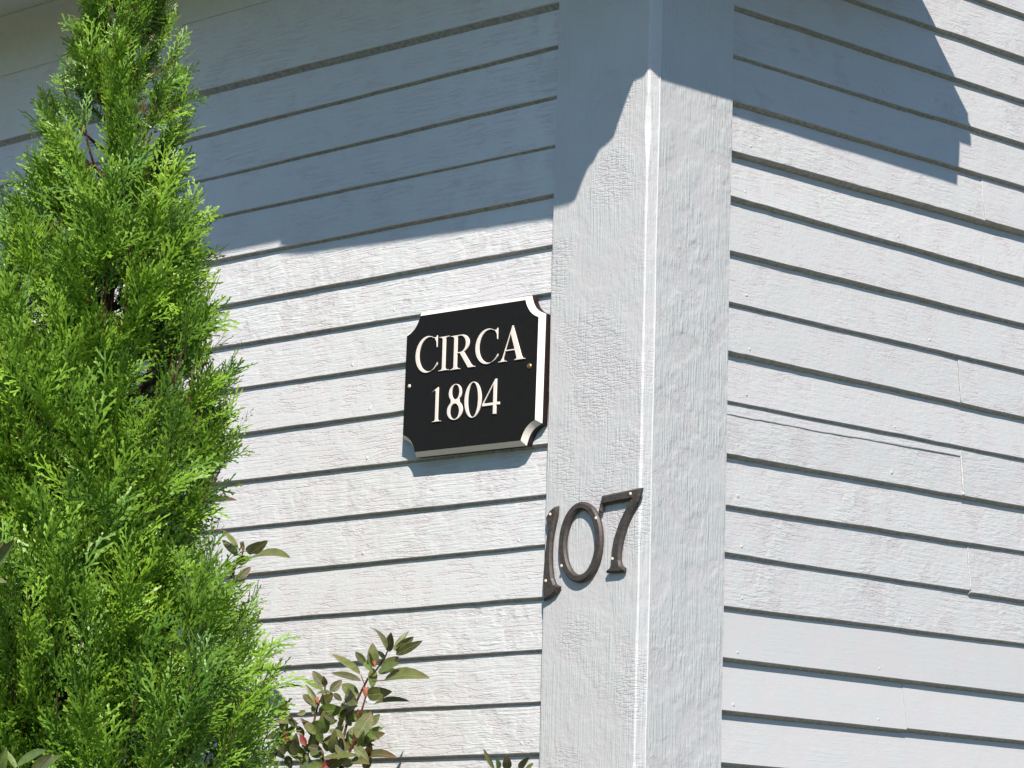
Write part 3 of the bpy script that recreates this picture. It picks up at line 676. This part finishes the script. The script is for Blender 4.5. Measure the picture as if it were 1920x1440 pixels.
def shrub(name, label, base, leaves, stems, buds, Y0):
    """leaves: (x0,y0,x1,y1,width,kind) in photo pixels on a plane Y0 in front of the wall; stems: pixel polylines ending at the ground."""
    e = empty(name, base, label, 'shrub', 'rhododendrons along the house wall')
    rg = random.Random(len(leaves) * 3 + 1)
    for (x0, y0, x1, y1, w, k) in leaves:
        yy = Y0 + rg.uniform(-.03, .03)
        a = on_left(x0, y0, yy); b = on_left(x1, y1, yy + rg.uniform(-.02, .02))
        d = b - a; ln = d.length; X = d.normalized()
        view = (CAM - a).normalized()
        # roll so that the leaf shows the measured width
        app = w / (1247.0 * .9); rt = app / (.36 * ln); ws = 1.0 if rt > .8 else .68; ct = max(.3, min(1.0, rt / ws))
        N0 = (view - X * view.dot(X)).normalized(); side = N0.cross(X)
        an = math.acos(ct) * (1 if rg.random() < .7 else -1)
        if X.z > -.2 and side.z > 0: pass
        Nn = N0 * math.cos(an) + side * math.sin(an)
        if Nn.z < 0 and abs(an) > .6: Nn = N0 * math.cos(an) - side * math.sin(an)
        Yv = Nn.cross(X)
        ws = max(ws, min(1.5, rt))
        o = bpy.data.objects.new('leaf', rg.choice(LM[k]))
        o.matrix_world = Matrix(((X.x * ln, Yv.x * ln * ws, Nn.x * ln, a.x - base[0]), (X.y * ln, Yv.y * ln * ws, Nn.y * ln, a.y - base[1]), (X.z * ln, Yv.z * ln * ws, Nn.z * ln, a.z - base[2]), (0, 0, 0, 1)))
        link(o, e)
    for st, r0, r1 in stems:
        pts = [on_left(x, y, Y0) - Vector(base) for x, y in st]
        if r0 < 0:
            r0 = -r0; last = pts[-1]
            pts += [last.lerp(Vector((0, 0, 0)), .35) + Vector((.02, 0, 0)), last.lerp(Vector((0, 0, 0)), .7) + Vector((.015, .01, 0)), Vector((.01, 0, 0))]
        if len(pts) > 3 and st[-1][1] > 1430:
            low_ = pts[-1 if r0 > 0 else -3]; hi_ = pts[-2 if r0 > 0 else -4]
            for q in range(18):
                p_ = low_.lerp(Vector((0, 0, .25)), rg.uniform(0, .8)); an_ = rg.uniform(0, 6.28); l_ = rg.uniform(.05, .08)
                X = Vector((math.cos(an_), math.sin(an_) * .7 - .2, rg.uniform(-.2, .6))).normalized(); Yv = Vector((0, 0, 1)).cross(X).normalized(); Nn = X.cross(Yv)
                if p_.z + base[2] > 1.70: continue
                o = bpy.data.objects.new('leaf', rg.choice(LM[rg.choice('oodg')])); link(o, e)
                o.matrix_local = Matrix(((X.x * l_, Yv.x * l_, Nn.x * l_, p_.x), (X.y * l_, Yv.y * l_, Nn.y * l_, p_.y), (X.z * l_, Yv.z * l_, Nn.z * l_, p_.z), (0, 0, 0, 1)))
        k = len(pts); tube('stem', pts, [.7 * (r1 + (r0 - r1) * i / (k - 1)) for i in range(k)], M['stem'], e, 7)
    for (x, y, r) in buds:
        c = on_left(x, y, Y0) - Vector(base)
        for q in range(4):
            d = Vector((rg.uniform(-.5, .5), rg.uniform(-.6, .1), 1)).normalized()
            tube('bud', [c, c + d * r * .6, c + d * r * 1.3], [r * .17, r * .20, r * .03], M['bud'], e, 6)
    return e
def zc(lst, x0, y0, s): return [(x0 + a / s, y0 + b / s, x0 + c / s, y0 + d / s, w / s, k) for a, b, c, d, w, k in lst]
def zs(lst, x0, y0, s): return [([(x0 + a / s, y0 + b / s) for a, b in pl_], r0, r1) for pl_, r0, r1 in lst]
A = [(1360, 370, 1235, 145, 45, 'd'), (1385, 392, 1410, 215, 75, 'd'), (1430, 385, 1565, 205, 45, 'o'), (1450, 390, 1615, 255, 80, 'o'), (1450, 420, 1690, 295, 70, 'd'), (1345, 470, 1290, 390, 40, 'o'),
     (1250, 530, 1240, 318, 98, 'o'), (1172, 495, 1085, 395, 62, 'd'), (1240, 570, 1160, 465, 60, 'g'), (1310, 520, 1480, 440, 55, 'o'), (1290, 570, 1485, 495, 60, 'g'), (1295, 585, 1448, 548, 45, 'd'),
     (1245, 540, 1238, 722, 78, 'g'), (1125, 600, 875, 428, 62, 'o'), (1135, 658, 868, 578, 55, 'd'), (1345, 652, 1718, 590, 88, 'o'), (1195, 780, 1390, 755, 115, 'o'), (1250, 868, 1568, 826, 42, 'd'),
     (1115, 790, 960, 685, 120, 'o'), (1110, 860, 975, 740, 110, 'o'), (790, 742, 618, 635, 50, 'g'), (802, 712, 702, 565, 82, 'd'), (815, 700, 800, 618, 50, 'o'), (858, 752, 968, 648, 82, 'd'),
     (712, 885, 620, 768, 76, 'd'), (748, 852, 640, 690, 48, 'o'), (778, 865, 885, 768, 105, 'o'), (755, 930, 980, 915, 118, 'g'), (735, 775, 880, 768, 30, 'o'), (890, 768, 965, 835, 60, 'd'), (955, 925, 1105, 878, 72, 'o'),
     (945, 985, 1062, 925, 90, 'd'), (1090, 1160, 1240, 935, 150, 'o'), (1205, 1060, 1305, 955, 125, 'o'), (1140, 1182, 1340, 1058, 62, 'g'), (1148, 1195, 1352, 1128, 80, 'o'), (878, 1175, 985, 1035, 65, 'o'),
     (800, 1215, 598, 985, 62, 'd'), (782, 1205, 715, 1045, 72, 'g'), (808, 1275, 905, 1140, 92, 'd'), (890, 1295, 1135, 1205, 62, 'o'), (955, 1315, 1245, 1218, 46, 'g'), (470, 1230, 695, 1400, 112, 'g'),
     (795, 1335, 662, 1288, 72, 'g'), (800, 1345, 1115, 1328, 52, 'o'), (1170, 1345, 1435, 1315, 62, 'd'), (1045, 1378, 1205, 1392, 62, 'o'), (440, 1285, 440, 1085, 95, 'r'), (1190, 1330, 1200, 1240, 65, 'r'),
     (790, 1450, 905, 1360, 130, 'r'), (335, 1018, 575, 1040, 42, 'o'), (470, 1330, 505, 1450, 75, 'd'), (590, 1450, 800, 1415, 75, 'g'), (1000, 1170, 965, 1265, 72, 'r'), (380, 1265, 300, 1395, 60, 'd'),
     (860, 1090, 990, 1180, 60, 'o'), (620, 1160, 560, 1060, 70, 'd'), (640, 1240, 590, 1140, 60, 'r'), (700, 1300, 600, 1215, 60, 'o'), (900, 1010, 800, 960, 60, 'd'), (560, 1060, 480, 1000, 60, 'o'),
     (820, 1420, 700, 1380, 70, 'd'), (980, 1430, 1080, 1360, 70, 'o'), (640, 930, 560, 960, 60, 'o'), (1050, 1060, 990, 980, 60, 'd'), (1190, 1100, 1290, 1180, 60, 'g'), (760, 1060, 830, 1110, 50, 'r')]
rs = random.Random(21)
for q in range(46):
    x = rs.uniform(430, 1180); y = rs.uniform(960, 1500) + max(0, x - 900) * .35; a = rs.choice([rs.uniform(-2.9, -.2), rs.uniform(-2.2, -.9), rs.uniform(.2, 2.9)]); l_ = rs.uniform(120, 230)
    A.append((x, y, x + l_ * math.cos(a), y + l_ * math.sin(a), rs.uniform(40, 95), rs.choice('ooooddgg')))
A = zc(A, 440, 1140, 4.8)
Bx = [(238, 528, 135, 418, 52, 'o'), (242, 490, 132, 335, 36, 'o'), (308, 502, 392, 432, 62, 'o'), (335, 505, 450, 420, 62, 'd'), (330, 546, 598, 518, 36, 'o'), (328, 538, 215, 572, 62, 'd'), (20, 172, 232, 130, 32, 'd'), (215, 668, 165, 568, 52, 'd'), (240, 690, 335, 600, 52, 'd'), (300, 690, 150, 730, 50, 'd')]
A += zc(Bx, 380, 900, 3.692)
st = zs([([(1375, 390), (1345, 460), (1265, 570), (1195, 640), (1120, 790), (1010, 1040), (960, 1250), (950, 1440)], -.0042, .0016), ([(1185, 780), (1150, 900), (1105, 1020), (1085, 1160), (1020, 1330), (970, 1440)], .0036, .0018),
         ([(815, 720), (780, 810), (745, 890), (710, 1040), (720, 1200), (790, 1300), (800, 1440)], .0034, .0016), ([(1095, 1180), (1030, 1310), (965, 1450)], .003, .0016), ([(1135, 600), (1170, 690)], .0012, .001), ([(1345, 652), (1240, 658)], .0012, .001)], 440, 1140, 4.8)
st += zs([([(282, 480), (270, 530), (235, 590), (205, 640), (190, 720), (170, 900), (140, 1200), (150, 1700)], -.004, .0016)], 380, 900, 3.692)
bd = [(440 + x / 4.8, 1140 + y / 4.8, r) for x, y, r in ((1180, 795, .012), (1260, 530, .008), (755, 880, .011), (1090, 1170, .011), (815, 715, .009), (610, 1150, .009), (915, 1390, .011), (1110, 980, .009))] + [(380 + 282 / 3.692, 900 + 485 / 3.692, .011)]
shrub('rhododendron', 'olive leaved rhododendron with red stems and buds beside the arborvitae base', (-.62, -.16, .02), A, st, bd, -.14)
Bl = zc([(640, 790, 445, 420, 75, 'o'), (870, 790, 870, 545, 145, 'd'), (1090, 790, 1262, 578, 105, 'd'), (1210, 790, 1345, 678, 62, 'o'), (720, 790, 690, 612, 85, 'g'), (900, 900, 1300, 860, 90, 'o'), (860, 900, 500, 840, 90, 'o')], 860, 1360, 9.6)
shrub('rhododendron', 'tip of a rhododendron just showing below the corner board', (-.26, -.16, .02), Bl, zs([([(880, 760), (890, 900), (870, 1200)], -.004, .0016)], 860, 1360, 9.6), [], -.14)
Cl = zc([(-130, 1640, 95, 1165, 130, 'g'), (225, 1450, 60, 1180, 60, 'g'), (225, 1420, 650, 1215, 90, 'g'), (430, 1560, 722, 1255, 140, 'o'), (560, 1560, 775, 1255, 60, 'g'), (100, 1560, -150, 1340, 120, 'o'), (300, 1600, 180, 1420, 90, 'o')], 0, 1240, 7.2)
Cl += zc([(-60, 600, 105, 385, 62, 'g'), (-80, 520, 20, 400, 60, 'o'), (-60, 640, 40, 655, 30, 'o'), (-120, 640, -200, 480, 60, 'o')], 0, 900, 3.43)
shrub('rhododendron', 'rhododendron leaves at the left edge in front of the arborvitae', (-.76, -.92, .02), Cl,
      zs([([(250, 1450), (240, 1560), (150, 1800)], -.004, .0016)], 0, 1240, 7.2) + zs([([(-60, 610), (-160, 900), (-220, 1300), (-150, 1900)], .004, .0016)], 0, 900, 3.43), [], -.90)
